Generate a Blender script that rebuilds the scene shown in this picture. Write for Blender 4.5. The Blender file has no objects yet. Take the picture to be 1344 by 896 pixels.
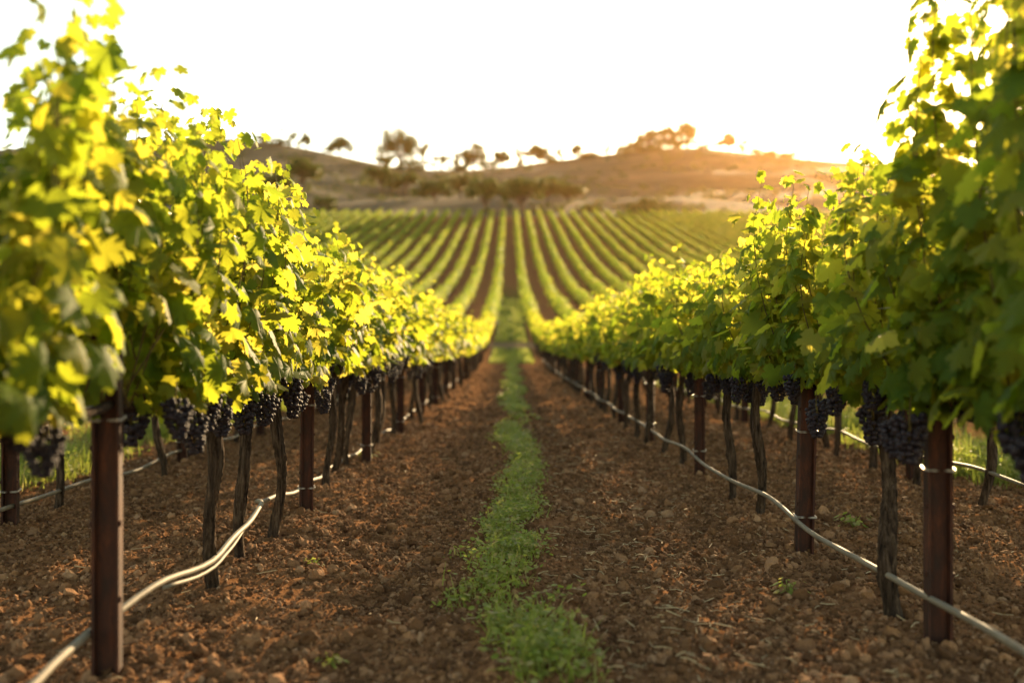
import bpy, math, random
import numpy as np
R = math.radians
rng = np.random.default_rng(7)
random.seed(7)
scene = bpy.context.scene
COL = scene.collection

# ------------------------------------------------------------------ camera, sky, sun, exposure
F = 1307.0 / 1344.0                      # focal length in picture widths
CAMZ = 1.10
cam_d = bpy.data.cameras.new('camera')
cam = bpy.data.objects.new('camera', cam_d); COL.objects.link(cam)
cam.location = (0, 0, CAMZ)
cam.rotation_euler = (R(90.1), 0, R(-0.17))
cam_d.lens = 35.0; cam_d.sensor_width = 36.0
cam_d.clip_start = 0.05; cam_d.clip_end = 3000
cam_d.dof.use_dof = True
cam_d.dof.focus_distance = 5.3
cam_d.dof.aperture_fstop = 1.12
scene.camera = cam

SUN_EL, SUN_AZ = 15.5, 20.0              # azimuth to the right of the view (+y)
w = bpy.data.worlds.new('World'); scene.world = w; w.use_nodes = True
nt = w.node_tree; nt.nodes.clear()
out = nt.nodes.new('ShaderNodeOutputWorld'); bg = nt.nodes.new('ShaderNodeBackground')
sky = nt.nodes.new('ShaderNodeTexSky'); sky.sky_type = 'NISHITA'; sky.sun_disc = False
sky.sun_elevation = R(SUN_EL); sky.sun_rotation = R(SUN_AZ)
sky.air_density = 1.0; sky.dust_density = 0.35; sky.ozone_density = 0.6
warm = nt.nodes.new('ShaderNodeMix'); warm.data_type = 'RGBA'; warm.blend_type = 'MULTIPLY'
warm.inputs[0].default_value = 1.0; warm.inputs[7].default_value = (1.0, 0.81, 0.57, 1)
nt.links.new(sky.outputs[0], warm.inputs[6])
nt.links.new(warm.outputs[2], bg.inputs[0]); bg.inputs[1].default_value = 0.145
nt.links.new(bg.outputs[0], out.inputs[0])

sun_d = bpy.data.lights.new('sun', 'SUN'); sun_d.energy = 4.1; sun_d.angle = R(0.6)
sun_d.color = (1.0, 0.70, 0.37)
sun = bpy.data.objects.new('sun', sun_d); COL.objects.link(sun)
sun.rotation_euler = (R(90 - SUN_EL), 0, R(180 - SUN_AZ))

scene.view_settings.view_transform = 'Standard'; scene.view_settings.look = 'None'
scene.view_settings.gamma = 1.0; scene.view_settings.use_curve_mapping = False
scene.view_settings.exposure = 2.15
scene.render.engine = 'CYCLES'
cy = scene.cycles
cy.max_bounces = 7; cy.diffuse_bounces = 4; cy.glossy_bounces = 2; cy.transmission_bounces = 5
cy.transparent_max_bounces = 8; cy.volume_bounces = 0
cy.use_denoising = True
try: cy.denoiser = 'OPENIMAGEDENOISE'
except Exception: pass
cy.use_adaptive_sampling = True; cy.adaptive_threshold = 0.012
cy.caustics_reflective = False; cy.caustics_refractive = False
cy.sample_clamp_indirect = 6.0

# ------------------------------------------------------------------ helpers
def tag(o, label=None, cat=None, group=None, kind=None):
    if label: o['label'] = label
    if cat: o['category'] = cat
    if group: o['group'] = group
    if kind: o['kind'] = kind
    return o

def mesh_from(name, V, faces, mats, smooth=False, fmat=None):
    """faces: list of int arrays (n,k), k may differ between the arrays"""
    me = bpy.data.meshes.new(name)
    V = np.asarray(V, dtype=np.float32)
    me.vertices.add(len(V)); me.vertices.foreach_set('co', V.ravel())
    li = np.concatenate([f.ravel() for f in faces]).astype(np.int32)
    cnt = np.concatenate([np.full(len(f), f.shape[1]) for f in faces])
    st = np.concatenate([[0], np.cumsum(cnt)[:-1]]).astype(np.int32)
    me.loops.add(len(li)); me.loops.foreach_set('vertex_index', li)
    me.polygons.add(len(st)); me.polygons.foreach_set('loop_start', st)
    for m in (mats if isinstance(mats, (list, tuple)) else [mats]): me.materials.append(m)
    if fmat is not None: me.polygons.foreach_set('material_index', np.asarray(fmat, dtype=np.int32))
    me.update(calc_edges=True)
    me.polygons.foreach_set('use_smooth', np.full(len(st), bool(smooth)))
    me.validate()
    return me

def obj(name, me, parent=None, loc=None, rotz=0):
    o = bpy.data.objects.new(name, me); COL.objects.link(o)
    if parent is not None: o.parent = parent
    if loc is not None: o.location = loc
    if rotz: o.rotation_euler = (0, 0, rotz)
    return o

class MB:
    """collects pieces that end up as one mesh"""
    def __init__(self): self.V = []; self.F = {}; self.n = 0; self.order = []
    def add(self, V, F, mi=0):
        V = np.asarray(V, dtype=float).reshape(-1, 3); F = np.asarray(F, dtype=int)
        self.order.append((F + self.n, mi)); self.V.append(V); self.n += len(V)
    def mesh(self, name, mats, smooth=False):
        fm = np.concatenate([np.full(len(f), mi) for f, mi in self.order])
        return mesh_from(name, np.concatenate(self.V), [f for f, _ in self.order], mats, smooth, fm)

def tube(path, rad, n=8, cap=True, ridge=None):
    """swept tube along path (k,3) with radius per point; ridge(k,n) multiplies the radius"""
    P = np.asarray(path, float); k = len(P)
    r = np.broadcast_to(np.asarray(rad, float), (k,))
    T = np.gradient(P, axis=0); T /= np.linalg.norm(T, axis=1)[:, None] + 1e-9
    ref = np.array([1.0, 0, 0]) if abs(T[:, 0]).mean() < 0.7 else np.array([0, 0, 1.0])
    A = np.cross(T, ref); A /= np.linalg.norm(A, axis=1)[:, None] + 1e-9
    B = np.cross(T, A)
    th = np.linspace(0, 2 * np.pi, n, endpoint=False)
    rr = r[:, None] * (ridge if ridge is not None else 1.0) * np.ones((k, n))
    V = P[:, None, :] + rr[..., None] * (np.cos(th)[None, :, None] * A[:, None, :] + np.sin(th)[None, :, None] * B[:, None, :])
    idx = np.arange(k * n).reshape(k, n)
    F4 = np.stack([idx[:-1], np.roll(idx[:-1], -1, 1), np.roll(idx[1:], -1, 1), idx[1:]], -1).reshape(-1, 4)
    V = V.reshape(-1, 3)
    if cap:
        V = np.vstack([V, P[0], P[-1]])
        a = idx[0]; b = idx[-1]
        c0 = np.stack([np.roll(a, -1), a, np.full(n, k * n), np.full(n, k * n)], -1)[:, :3]
        c1 = np.stack([b, np.roll(b, -1), np.full(n, k * n + 1)], -1)
        return V, F4, np.vstack([c0, c1])
    return V, F4, None

def add_tube(mb, path, rad, n=8, ridge=None, mi=0):
    V, F4, F3 = tube(path, rad, n, True, ridge)
    base = mb.n
    mb.V.append(V); mb.n += len(V)
    mb.order.append((F4 + base, mi)); mb.order.append((F3 + base, mi))

def box_arr(x0, x1, y0, y1, z0, z1):
    V = np.array([[x, y, z] for z in (z0, z1) for y in (y0, y1) for x in (x0, x1)])
    Fq = np.array([[0, 2, 3, 1], [4, 5, 7, 6], [0, 1, 5, 4], [2, 6, 7, 3], [0, 4, 6, 2], [1, 3, 7, 5]])
    return V, Fq

# value noise
def _h(ix, iy, s):
    n = (ix.astype(np.int64) * 374761393 + iy.astype(np.int64) * 668265263 + s * 974711) & 0xffffffff
    n = ((n ^ (n >> 13)) * 1274126177) & 0xffffffff
    return ((n ^ (n >> 16)) & 0xffff) / 65535.0
def vnoise(x, y, s=0):
    x = np.asarray(x, float); y = np.asarray(y, float)
    ix = np.floor(x); iy = np.floor(y); fx = x - ix; fy = y - iy
    fx = fx * fx * (3 - 2 * fx); fy = fy * fy * (3 - 2 * fy)
    a = _h(ix, iy, s); b = _h(ix + 1, iy, s); c = _h(ix, iy + 1, s); d = _h(ix + 1, iy + 1, s)
    return (a + (b - a) * fx) * (1 - fy) + (c + (d - c) * fx) * fy - 0.5
def sstep(a, b, x):
    t = np.clip((np.asarray(x, float) - a) / (b - a), 0, 1); return t * t * (3 - 2 * t)

ICO_V = None
def ico(sub):
    t = (1 + 5 ** .5) / 2
    V = [(-1, t, 0), (1, t, 0), (-1, -t, 0), (1, -t, 0), (0, -1, t), (0, 1, t), (0, -1, -t), (0, 1, -t), (t, 0, -1), (t, 0, 1), (-t, 0, -1), (-t, 0, 1)]
    Fc = [(0, 11, 5), (0, 5, 1), (0, 1, 7), (0, 7, 10), (0, 10, 11), (1, 5, 9), (5, 11, 4), (11, 10, 2), (10, 7, 6), (7, 1, 8), (3, 9, 4), (3, 4, 2), (3, 2, 6), (3, 6, 8), (3, 8, 9), (4, 9, 5), (2, 4, 11), (6, 2, 10), (8, 6, 7), (9, 8, 1)]
    V = [np.array(v) / np.linalg.norm(v) for v in V]
    for _ in range(sub):
        mid = {}; nf = []
        def m(a, b):
            k = (min(a, b), max(a, b))
            if k not in mid:
                p = V[a] + V[b]; V.append(p / np.linalg.norm(p)); mid[k] = len(V) - 1
            return mid[k]
        for a, b, c in Fc:
            x, y, z = m(a, b), m(b, c), m(c, a)
            nf += [(a, x, z), (b, y, x), (c, z, y), (x, y, z)]
        Fc = nf
    return np.array(V), np.array(Fc)

def rand_rot(n, r=rng):
    q = r.normal(size=(n, 4)); q /= np.linalg.norm(q, axis=1)[:, None]
    a, b, c, d = q.T
    return np.stack([np.stack([1 - 2 * (c * c + d * d), 2 * (b * c - a * d), 2 * (b * d + a * c)], -1),
                     np.stack([2 * (b * c + a * d), 1 - 2 * (b * b + d * d), 2 * (c * d - a * b)], -1),
                     np.stack([2 * (b * d - a * c), 2 * (c * d + a * b), 1 - 2 * (b * b + c * c)], -1)], 1)

def stamp(TV, TF, M, P):
    """copies of a template: M (n,3,3), P (n,3)"""
    n = len(P)
    V = np.einsum('nij,kj->nki', M, TV) + P[:, None, :]
    Fo = TF[None] + (np.arange(n) * len(TV))[:, None, None]
    return V.reshape(-1, 3), Fo.reshape(-1, TF.shape[1])

# ------------------------------------------------------------------ materials
def new_mat(name):
    m = bpy.data.materials.new(name); m.use_nodes = True
    n = m.node_tree.nodes; l = m.node_tree.links
    b = n['Principled BSDF']; o = n['Material Output']
    return m, n, l, b, o
def ramp(n, stops, interp='LINEAR'):
    r = n.new('ShaderNodeValToRGB'); r.color_ramp.interpolation = interp
    e = r.color_ramp.elements
    e[0].position, e[0].color = stops[0][0], (*stops[0][1], 1)
    e[1].position, e[1].color = stops[-1][0], (*stops[-1][1], 1)
    for p, c in stops[1:-1]:
        x = e.new(p); x.color = (*c, 1)
    return r
def noise(n, l, scale, detail=4, rough=.6, vec=None, dist=0.0):
    t = n.new('ShaderNodeTexNoise'); t.inputs['Scale'].default_value = scale
    t.inputs['Detail'].default_value = detail; t.inputs['Roughness'].default_value = rough
    t.inputs['Distortion'].default_value = dist
    if vec is not None: l.new(vec, t.inputs['Vector'])
    return t
def mixc(n, l, fac, a, b, blend='MIX'):
    x = n.new('ShaderNodeMix'); x.data_type = 'RGBA'; x.blend_type = blend
    for s, v in ((0, fac), (6, a), (7, b)):
        if hasattr(v, 'is_output'): l.new(v, x.inputs[s])
        elif s == 0: x.inputs[0].default_value = v
        else: x.inputs[s].default_value = (*v, 1)
    return x.outputs[2]
def bump(n, l, height, strength, dist, b):
    x = n.new('ShaderNodeBump'); x.inputs['Strength'].default_value = strength; x.inputs['Distance'].default_value = dist
    l.new(height, x.inputs['Height']); l.new(x.outputs[0], b.inputs['Normal']); return x

def leaf_material(name, refl, trans, tfac=.5, rough=.62, spec=.10):
    m, n, l, b, o = new_mat(name)
    g = n.new('ShaderNodeNewGeometry')
    r1 = ramp(n, refl); l.new(g.outputs['Random Per Island'], r1.inputs[0])
    r2 = ramp(n, trans); l.new(g.outputs['Random Per Island'], r2.inputs[0])
    tc = n.new('ShaderNodeTexCoord')
    nz = noise(n, l, 38, 2, .5, tc.outputs['Object'])
    c1 = mixc(n, l, nz.outputs[0], r1.outputs[0], (.05, .09, .015))
    l.new(c1, b.inputs['Base Color'])
    b.inputs['Roughness'].default_value = rough; b.inputs['Specular IOR Level'].default_value = spec
    tr = n.new('ShaderNodeBsdfTranslucent'); l.new(r2.outputs[0], tr.inputs[0])
    mx = n.new('ShaderNodeMixShader'); mx.inputs[0].default_value = tfac
    l.new(b.outputs[0], mx.inputs[1]); l.new(tr.outputs[0], mx.inputs[2]); l.new(mx.outputs[0], o.inputs[0])
    return m

M = {}
M['leaf'] = leaf_material('vine_leaf',
    [(0, (.045, .105, .013)), (.5, (.070, .142, .018)), (.85, (.095, .160, .02)), (1, (.14, .165, .022))],
    [(0, (.33, .43, .025)), (.45, (.47, .50, .03)), (.8, (.62, .57, .045)), (1, (.74, .65, .10))], .55)
M['row_leaf'] = leaf_material('vine_leaf_mass',
    [(0, (.045, .105, .015)), (.5, (.065, .135, .02)), (1, (.10, .155, .025))],
    [(0, (.24, .37, .03)), (.6, (.38, .47, .04)), (1, (.66, .60, .08))], .45)
M['grass'] = leaf_material('grass_blade',
    [(0, (.17, .23, .045)), (.55, (.26, .305, .07)), (.88, (.35, .345, .12)), (1, (.42, .35, .19))],
    [(0, (.36, .46, .06)), (.7, (.48, .54, .09)), (1, (.56, .50, .16))], .42, .5)
M['tree_leaf'] = leaf_material('tree_leaf',
    [(0, (.036, .060, .018)), (.6, (.060, .088, .024)), (1, (.09, .11, .032))],
    [(0, (.07, .09, .015)), (1, (.14, .13, .03))], .3, .5)

def mat_soil():
    m, n, l, b, o = new_mat('soil')
    g = n.new('ShaderNodeNewGeometry'); pos = g.outputs['Position']
    n1 = noise(n, l, 1.3, 6, .65, pos); n2 = noise(n, l, 22, 5, .7, pos); n3 = noise(n, l, 90, 3, .6, pos)
    r = ramp(n, [(.3, (.082, .043, .021)), (.5, (.165, .089, .045)), (.72, (.27, .150, .080))])
    l.new(n2.outputs[0], r.inputs[0])
    c = mixc(n, l, .55, r.outputs[0], ramp_out(n, l, n1.outputs[0], [(.3, (.36, .33, .30)), (.7, (.68, .60, .52))]), 'OVERLAY')
    # dry grass away from the vineyard, a pale cross track and green turf between the rows at the foot of the slope
    sx = n.new('ShaderNodeSeparateXYZ'); l.new(pos, sx.inputs[0])
    def band(sock, a, b_, invert=False):
        mr = n.new('ShaderNodeMapRange'); mr.interpolation_type = 'SMOOTHSTEP'
        mr.inputs[1].default_value = a; mr.inputs[2].default_value = b_
        l.new(sock, mr.inputs[0]); return mr.outputs[0]
    def mul(a, b_):
        x = n.new('ShaderNodeMath'); x.operation = 'MULTIPLY'; l.new(a, x.inputs[0])
        if hasattr(b_, 'is_output'): l.new(b_, x.inputs[1])
        else: x.inputs[1].default_value = b_
        return x.outputs[0]
    ax = n.new('ShaderNodeMath'); ax.operation = 'ABSOLUTE'; l.new(sx.outputs[0], ax.inputs[0])
    dry = band(ax.outputs[0], 88, 92)
    n4 = noise(n, l, .35, 5, .6, pos)
    dryc = ramp_out(n, l, n4.outputs[0], [(.3, (.10, .085, .045)), (.7, (.22, .17, .09))])
    c = mixc(n, l, dry, c, dryc)
    # green turf on the lane from the foot of the slope upward
    xo = n.new('ShaderNodeMath'); xo.operation = 'SUBTRACT'; l.new(sx.outputs[0], xo.inputs[0]); xo.inputs[1].default_value = .12
    xa = n.new('ShaderNodeMath'); xa.operation = 'ABSOLUTE'; l.new(xo.outputs[0], xa.inputs[0])
    lane = band(xa.outputs[0], 1.25, .95); along = mul(band(sx.outputs[1], 44, 50), band(sx.outputs[1], 130, 96))
    lane = mul(mul(lane, along), band(n4.outputs[0], .25, .5))
    c = mixc(n, l, lane, c, (.05, .085, .02))
    tr = mul(mul(band(sx.outputs[1], 57, 58.5), band(sx.outputs[1], 63, 61.5)), .8)
    c = mixc(n, l, tr, c, (.19, .135, .085))
    l.new(c, b.inputs['Base Color']); b.inputs['Roughness'].default_value = 1; b.inputs['Specular IOR Level'].default_value = .0
    ad = n.new('ShaderNodeMath'); ad.operation = 'MULTIPLY_ADD'; l.new(n3.outputs[0], ad.inputs[0]); ad.inputs[1].default_value = .35
    l.new(n2.outputs[0], ad.inputs[2])
    bump(n, l, ad.outputs[0], .8, .03, b)
    return m
def ramp_out(n, l, sock, stops):
    r = ramp(n, stops); l.new(sock, r.inputs[0]); return r.outputs[0]
M['soil'] = mat_soil()

def mat_clod():
    m, n, l, b, o = new_mat('clod')
    g = n.new('ShaderNodeNewGeometry')
    r = ramp(n, [(0, (.082, .042, .021)), (.5, (.160, .085, .042)), (.9, (.26, .145, .076)), (1, (.29, .18, .105))])
    l.new(g.outputs['Random Per Island'], r.inputs[0])
    n2 = noise(n, l, 120, 4, .7, g.outputs['Position'])
    c = mixc(n, l, .5, r.outputs[0], n2.outputs[0], 'OVERLAY')
    l.new(c, b.inputs['Base Color']); b.inputs['Roughness'].default_value = .95; b.inputs['Specular IOR Level'].default_value = .04
    bump(n, l, n2.outputs[0], .7, .01, b); return m
M['clod'] = mat_clod()

def mat_hill():
    m, n, l, b, o = new_mat('dry_hill')
    g = n.new('ShaderNodeNewGeometry'); pos = g.outputs['Position']
    mp = n.new('ShaderNodeMapping'); l.new(pos, mp.inputs[0]); mp.inputs['Scale'].default_value = (.5, 1.0, 1.6)
    n1 = noise(n, l, .022, 6, .62, mp.outputs[0], .6); n2 = noise(n, l, .16, 5, .65, mp.outputs[0]); n3 = noise(n, l, 1.2, 4, .6, pos)
    c = ramp_out(n, l, n1.outputs[0], [(.32, (.044, .042, .022)), (.46, (.074, .066, .037)), (.58, (.112, .092, .053)), (.72, (.18, .138, .082))])
    c2 = ramp_out(n, l, n2.outputs[0], [(.35, (.28, .27, .24)), (.65, (.70, .66, .60))])
    c = mixc(n, l, .7, c, c2, 'OVERLAY')
    c = mixc(n, l, .3, c, n3.outputs[0], 'OVERLAY')
    l.new(c, b.inputs['Base Color']); b.inputs['Roughness'].default_value = .95; b.inputs['Specular IOR Level'].default_value = .05
    bump(n, l, n3.outputs[0], .6, .4, b)
    return m
M['hill'] = mat_hill()

def mat_bark(name, cols, scale=(60, 60, 7), dist=.012):
    m, n, l, b, o = new_mat(name)
    tc = n.new('ShaderNodeTexCoord'); mp = n.new('ShaderNodeMapping'); mp.inputs['Scale'].default_value = scale
    l.new(tc.outputs['Object'], mp.inputs[0])
    n1 = noise(n, l, 1.0, 6, .7, mp.outputs[0], .5)
    c = ramp_out(n, l, n1.outputs[0], cols)
    l.new(c, b.inputs['Base Color']); b.inputs['Roughness'].default_value = .95; b.inputs['Specular IOR Level'].default_value = .05
    bump(n, l, n1.outputs[0], 1.0, dist, b); return m
M['bark'] = mat_bark('vine_bark', [(.36, (.010, .007, .006)), (.5, (.040, .028, .020)), (.68, (.105, .076, .054))])
M['tree_bark'] = mat_bark('tree_bark', [(.3, (.04, .03, .022)), (.7, (.12, .095, .07))], (3, 3, .5), .1)
M['shoot'] = mat_bark('vine_shoot', [(.3, (.07, .05, .02)), (.7, (.14, .11, .04))], (80, 80, 12), .002)

def mat_rust():
    m, n, l, b, o = new_mat('rusty_steel')
    tc = n.new('ShaderNodeTexCoord')
    mp = n.new('ShaderNodeMapping'); mp.inputs['Scale'].default_value = (1, 1, .35); l.new(tc.outputs['Object'], mp.inputs[0])
    n1 = noise(n, l, 14, 7, .7, mp.outputs[0], .4); n2 = noise(n, l, 120, 3, .6, tc.outputs['Object'])
    c = ramp_out(n, l, n1.outputs[0], [(.34, (.011, .0045, .003)), (.5, (.032, .010, .0055)), (.66, (.085, .027, .012))])
    c = mixc(n, l, .35, c, n2.outputs[0], 'OVERLAY')
    l.new(c, b.inputs['Base Color']); b.inputs['Metallic'].default_value = .0; b.inputs['Specular IOR Level'].default_value = .25
    r = ramp_out(n, l, n1.outputs[0], [(.3, (.6, .6, .6)), (.7, (.85, .85, .85))]); l.new(r, b.inputs['Roughness'])
    bump(n, l, n2.outputs[0], .35, .003, b); return m
M['rust'] = mat_rust()

def mat_simple(name, c0, c1, scale, rough, metal=0, spec=.4, bd=.002):
    m, n, l, b, o = new_mat(name)
    tc = n.new('ShaderNodeTexCoord'); n1 = noise(n, l, scale, 5, .65, tc.outputs['Object'])
    l.new(ramp_out(n, l, n1.outputs[0], [(.3, c0), (.7, c1)]), b.inputs['Base Color'])
    b.inputs['Roughness'].default_value = rough; b.inputs['Metallic'].default_value = metal; b.inputs['Specular IOR Level'].default_value = spec
    bump(n, l, n1.outputs[0], .4, bd, b); return m
M['hose'] = mat_simple('drip_hose_plastic', (.115, .10, .075), (.20, .175, .135), 9, .6, 0, .12)
M['wire'] = mat_simple('galvanised_wire', (.30, .28, .25), (.5, .47, .42), 30, .35, .8)
M['grape'] = mat_simple('grape_skin', (.008, .006, .009), (.034, .026, .034), 45, .62, 0, .22)
M['straw'] = mat_simple('dry_straw', (.24, .17, .09), (.44, .34, .2), 20, .8, 0, .2)

# ------------------------------------------------------------------ the lie of the land
PY = np.array([-60, 0, 30, 44, 57, 76, 100, 120, 150, 180, 206, 232])
PZ = np.array([0, 0, 0, .12, .7, 2.35, 5.0, 7.8, 13.2, 19.5, 25.0, 30.6])
_fy = np.arange(-120, 300, 1.0); _fz = np.interp(_fy, PY, PZ, right=None)
_fz = np.where(_fy > 232, 30.6 + (_fy - 232) * .215, _fz)
_k = np.hanning(19); _k /= _k.sum(); _fz = np.convolve(np.pad(_fz, 9, mode='edge'), _k, mode='valid')
def field_z(y): return np.interp(y, _fy, _fz)
YV, YR = 232.0, 500.0
SKX = np.array([-900, -400, 0, 150, 290, 350, 400, 450, 500, 545, 600, 650, 700, 760, 830, 880, 930, 980, 1050, 1130, 1240, 1400, 1800, 2300])
SKY = np.array([260, 235, 196, 186, 180, 186, 194, 205, 216, 222, 223, 221, 214, 206, 198, 192, 194, 200, 207, 214, 222, 226, 240, 262])
_su = np.arange(-900, 2300, 10.0); _sv = np.interp(_su, SKX, SKY); _sv = np.convolve(np.pad(_sv, 3, mode='edge'), np.ones(7) / 7, mode='valid')
def terrain(x, y):
    x = np.asarray(x, float); y = np.asarray(y, float)
    u = 668 + 1307 * x / np.maximum(y, 60)
    ridge_e = (450 - np.interp(u, _su, _sv)) / 1307
    e0 = (30.6 - CAMZ) / YV
    t = np.clip((y - YV) / (YR - YV), 0, 1)
    e = e0 + (ridge_e - e0) * (t ** .9)
    h = CAMZ + e * y
    bumps = (vnoise(x / 46, y / 30, 3) * 5 + vnoise(x / 17, y / 13, 4) * 1.6) * sstep(YV, YV + 40, y) * sstep(YR + 10, YR - 60, y)
    over = np.maximum(y - YR, 0)
    hill = CAMZ + (e0 + (ridge_e - e0)) * np.minimum(y, YR) - over * .12 - (over / 40) ** 2
    hh = np.where(y <= YR, h, hill) + bumps
    fz = field_z(np.minimum(y, YV + 1))
    return np.where(y < YV, fz, hh + (field_z(YV) - (CAMZ + e0 * YV)) * sstep(YV + 30, YV, y))

LANE = .12; SP = 2.58
def row_x(i, y):
    """i = 1,2,3... right of the lane, -1,-2... left of it"""
    y = np.asarray(y, float)
    s = 1 if i > 0 else -1
    far = LANE + s * (1.45 + (abs(i) - 1) * SP)
    if abs(i) == 1: return np.full_like(y, far)
    return far - s * .86 * (1 - sstep(24, 60, y))

def micro(x, y):
    """clod and rut relief of the worked soil"""
    f = sstep(45, 18, y) * sstep(14, 8, np.abs(x))
    z = vnoise(x / .55, y / .55, 11) * .050 + vnoise(x / .19, y / .19, 12) * .052 + vnoise(x / .075, y / .075, 13) * .026 + vnoise(x / .04, y / .04, 16) * .022
    lane = np.abs(x - LANE)
    berm = np.exp(-((lane - 1.45) / .35) ** 2) * .012 - .010 + np.exp(-(lane / .3) ** 2) * .035 - np.exp(-((lane - .75) / .28) ** 2) * .03
    return (z + berm * (np.abs(x) < 4)) * f
def gz(x, y): return terrain(x, y) + micro(np.asarray(x, float), np.asarray(y, float))
def g1(x, y): return float(gz(np.array([x]), np.array([y]))[0])

def axis(fine0, fine1, step, lo, hi, grow, maxstep):
    a = list(np.arange(fine0, fine1 + 1e-6, step)); s = step
    while a[-1] < hi:
        s = min(s * grow, maxstep); a.append(min(a[-1] + s, hi))
    s = step
    while a[0] > lo:
        s = min(s * grow, maxstep); a.insert(0, max(a[0] - s, lo))
    return np.array(a)
def sheet(name, xs, ys, fn, mat):
    X, Y = np.meshgrid(xs, ys)
    V = np.stack([X, Y, fn(X, Y)], -1).reshape(-1, 3)
    nx, ny = len(xs), len(ys)
    idx = np.arange(nx * ny).reshape(ny, nx)
    Fq = np.stack([idx[:-1, :-1], idx[:-1, 1:], idx[1:, 1:], idx[1:, :-1]], -1).reshape(-1, 4)
    return obj(name, mesh_from(name, V, [Fq], mat, True))
gx = axis(-3.9, 4.1, .034, -430, 430, 1.13, 24)
gy = axis(2.1, 9.0, .034, -45, YV, 1.022, 4)
ground = sheet('ground', gx, gy, gz, M['soil']); tag(ground, 'brown cloddy worked soil of the vineyard floor', kind='structure')
hy = np.unique(np.concatenate([np.arange(YV, 640, 4.0)])); hx = np.arange(-430, 431, 5.0)
hills = sheet('hills', hx, hy, terrain, M['hill']); tag(hills, 'dry brown hill rising behind the vineyard', kind='structure')

# ------------------------------------------------------------------ vines
def leaf_template(level):
    if level == 0:
        half = [(.10, -.20), (.28, -.30), (.40, -.17), (.57, -.16), (.53, .02), (.66, .14), (.50, .22), (.42, .27), (.62, .36), (.60, .47), (.72, .60), (.54, .60), (.50, .73), (.34, .60), (.25, .57),
                (.33, .76), (.21, .80), (.19, .93), (.08, .95)]
    elif level == 1:
        half = [(.26, -.28), (.55, -.10), (.62, .15), (.42, .27), (.68, .58), (.27, .58), (.18, .88)]
    else:
        half = [(.40, -.22), (.64, .20), (.50, .66)]
    pts = [(0, 0)] + half + [(0, 1.06)] + [(-x, y) for x, y in half[::-1]]
    V = np.array([(0, .24, .05)] + [(x, y, 0) for x, y in pts], float)
    n = len(pts)
    F3 = np.array([[0, 1 + i, 1 + (i + 1) % n] for i in range(n)])
    x, y = V[:, 0], V[:, 1]
    V[1:, 2] = (-.32 * x ** 2 - .16 * (y - .25) ** 2 + .05 * np.sin(9 * x + 3 * y))[1:]
    V[:, 1] -= 0.0
    return V, F3
LT = [leaf_template(k) for k in (0, 1, 2)]

def norm(a): return a / (np.linalg.norm(a, axis=-1, keepdims=True) + 1e-9)
def frames(nrm, tip, size, curl):
    z = norm(nrm); y = norm(tip - (tip * z).sum(-1, keepdims=True) * z); x = np.cross(y, z)
    return np.stack([x * size[:, None], y * size[:, None], z * (size * curl)[:, None]], -1)

def grow_foliage(seed, back, front, top, level, dens=1.0, tall=0.15, leaf=.092, lean=0.0):
    """vertical shoots from the cordon with lobed leaves; returns mesh pieces in local space (row along y)"""
    r = np.random.default_rng(seed)
    P, N, T, S = [], [], [], []; shoots = []
    step = [.062, .105, .17][level]
    ys = np.arange(-back, front, step) + r.uniform(-.03, .03, len(np.arange(-back, front, step)))
    for y0 in ys:
        ht = (top - .93) * r.uniform(.72, 1.0) * (1.0 + (r.random() < tall) * r.uniform(.06, .22))
        side = r.choice([-1, 1]); bx = r.normal(0, .03)
        lx, ly = side * r.uniform(.02, .24), r.normal(0, .12)
        nn = max(5, int(ht / ([.052, .065, .10][level]) * dens))
        t = (np.arange(nn) + r.random(nn) * .6) / nn
        px = bx + lx * np.sin(t * 2.2) + r.normal(0, .012, nn); py = y0 + ly * t + r.normal(0, .012, nn); pz = .93 + ht * t
        shoots.append(np.stack([bx + lx * np.sin(np.linspace(0, 1, 7) * 2.2), y0 + ly * np.linspace(0, 1, 7), .90 + ht * np.linspace(0, .93, 7)], -1))
        for rep in range(2 if level < 2 else 1):
            ang = (np.arange(nn) % 2) * np.pi + r.normal(0, .8, nn) + rep * 1.6
            pet = r.uniform(.03, .13, nn) * (1.05 - .5 * t)
            if rep: pet *= 1.35
            ox, oy = np.cos(ang), np.sin(ang)
            P.append(np.stack([px + ox * pet * 1.15, py + oy * pet, pz + r.normal(0, .02, nn) - .02], -1))
            outd = np.stack([ox, oy, np.zeros(nn)], -1)
            N.append(outd * .75 + np.array([0, 0, .55]) + r.normal(0, .42, (nn, 3)))
            T.append(outd * .45 + np.array([0, 0, -.85]) + r.normal(0, .35, (nn, 3)))
            sz = leaf * r.uniform(.6, 1.28, nn) * np.clip(1.15 - .75 * t ** 2.5, .5, 1) * ([1, 1.15, 1.75][level]) * (.85 if rep else 1)
            S.append(sz)
    # hanging skirt of leaves round the fruit zone
    nn = int((back + front) * [42, 30, 12][level] * dens)
    sd = r.choice([-1, 1], nn)
    P.append(np.stack([sd * r.uniform(.06, .24, nn), r.uniform(-back, front, nn), r.uniform(.93, 1.18, nn)], -1))
    N.append(np.stack([sd * 1.0, r.normal(0, .4, nn), r.uniform(.0, .7, nn)], -1)); T.append(np.stack([sd * .2, r.normal(0, .3, nn), -np.ones(nn)], -1))
    S.append(leaf * r.uniform(.8, 1.25, nn) * ([1, 1.15, 1.75][level]))
    P = np.concatenate(P); N = np.concatenate(N); T = np.concatenate(T); S = np.concatenate(S)
    P[:, 0] += lean * (P[:, 2] - .9)
    Mx = frames(N, T, S, r.uniform(.2, 2.6, len(S)))
    V, Fc = stamp(LT[level][0], LT[level][1], Mx, P)
    return V, Fc, shoots

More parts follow.
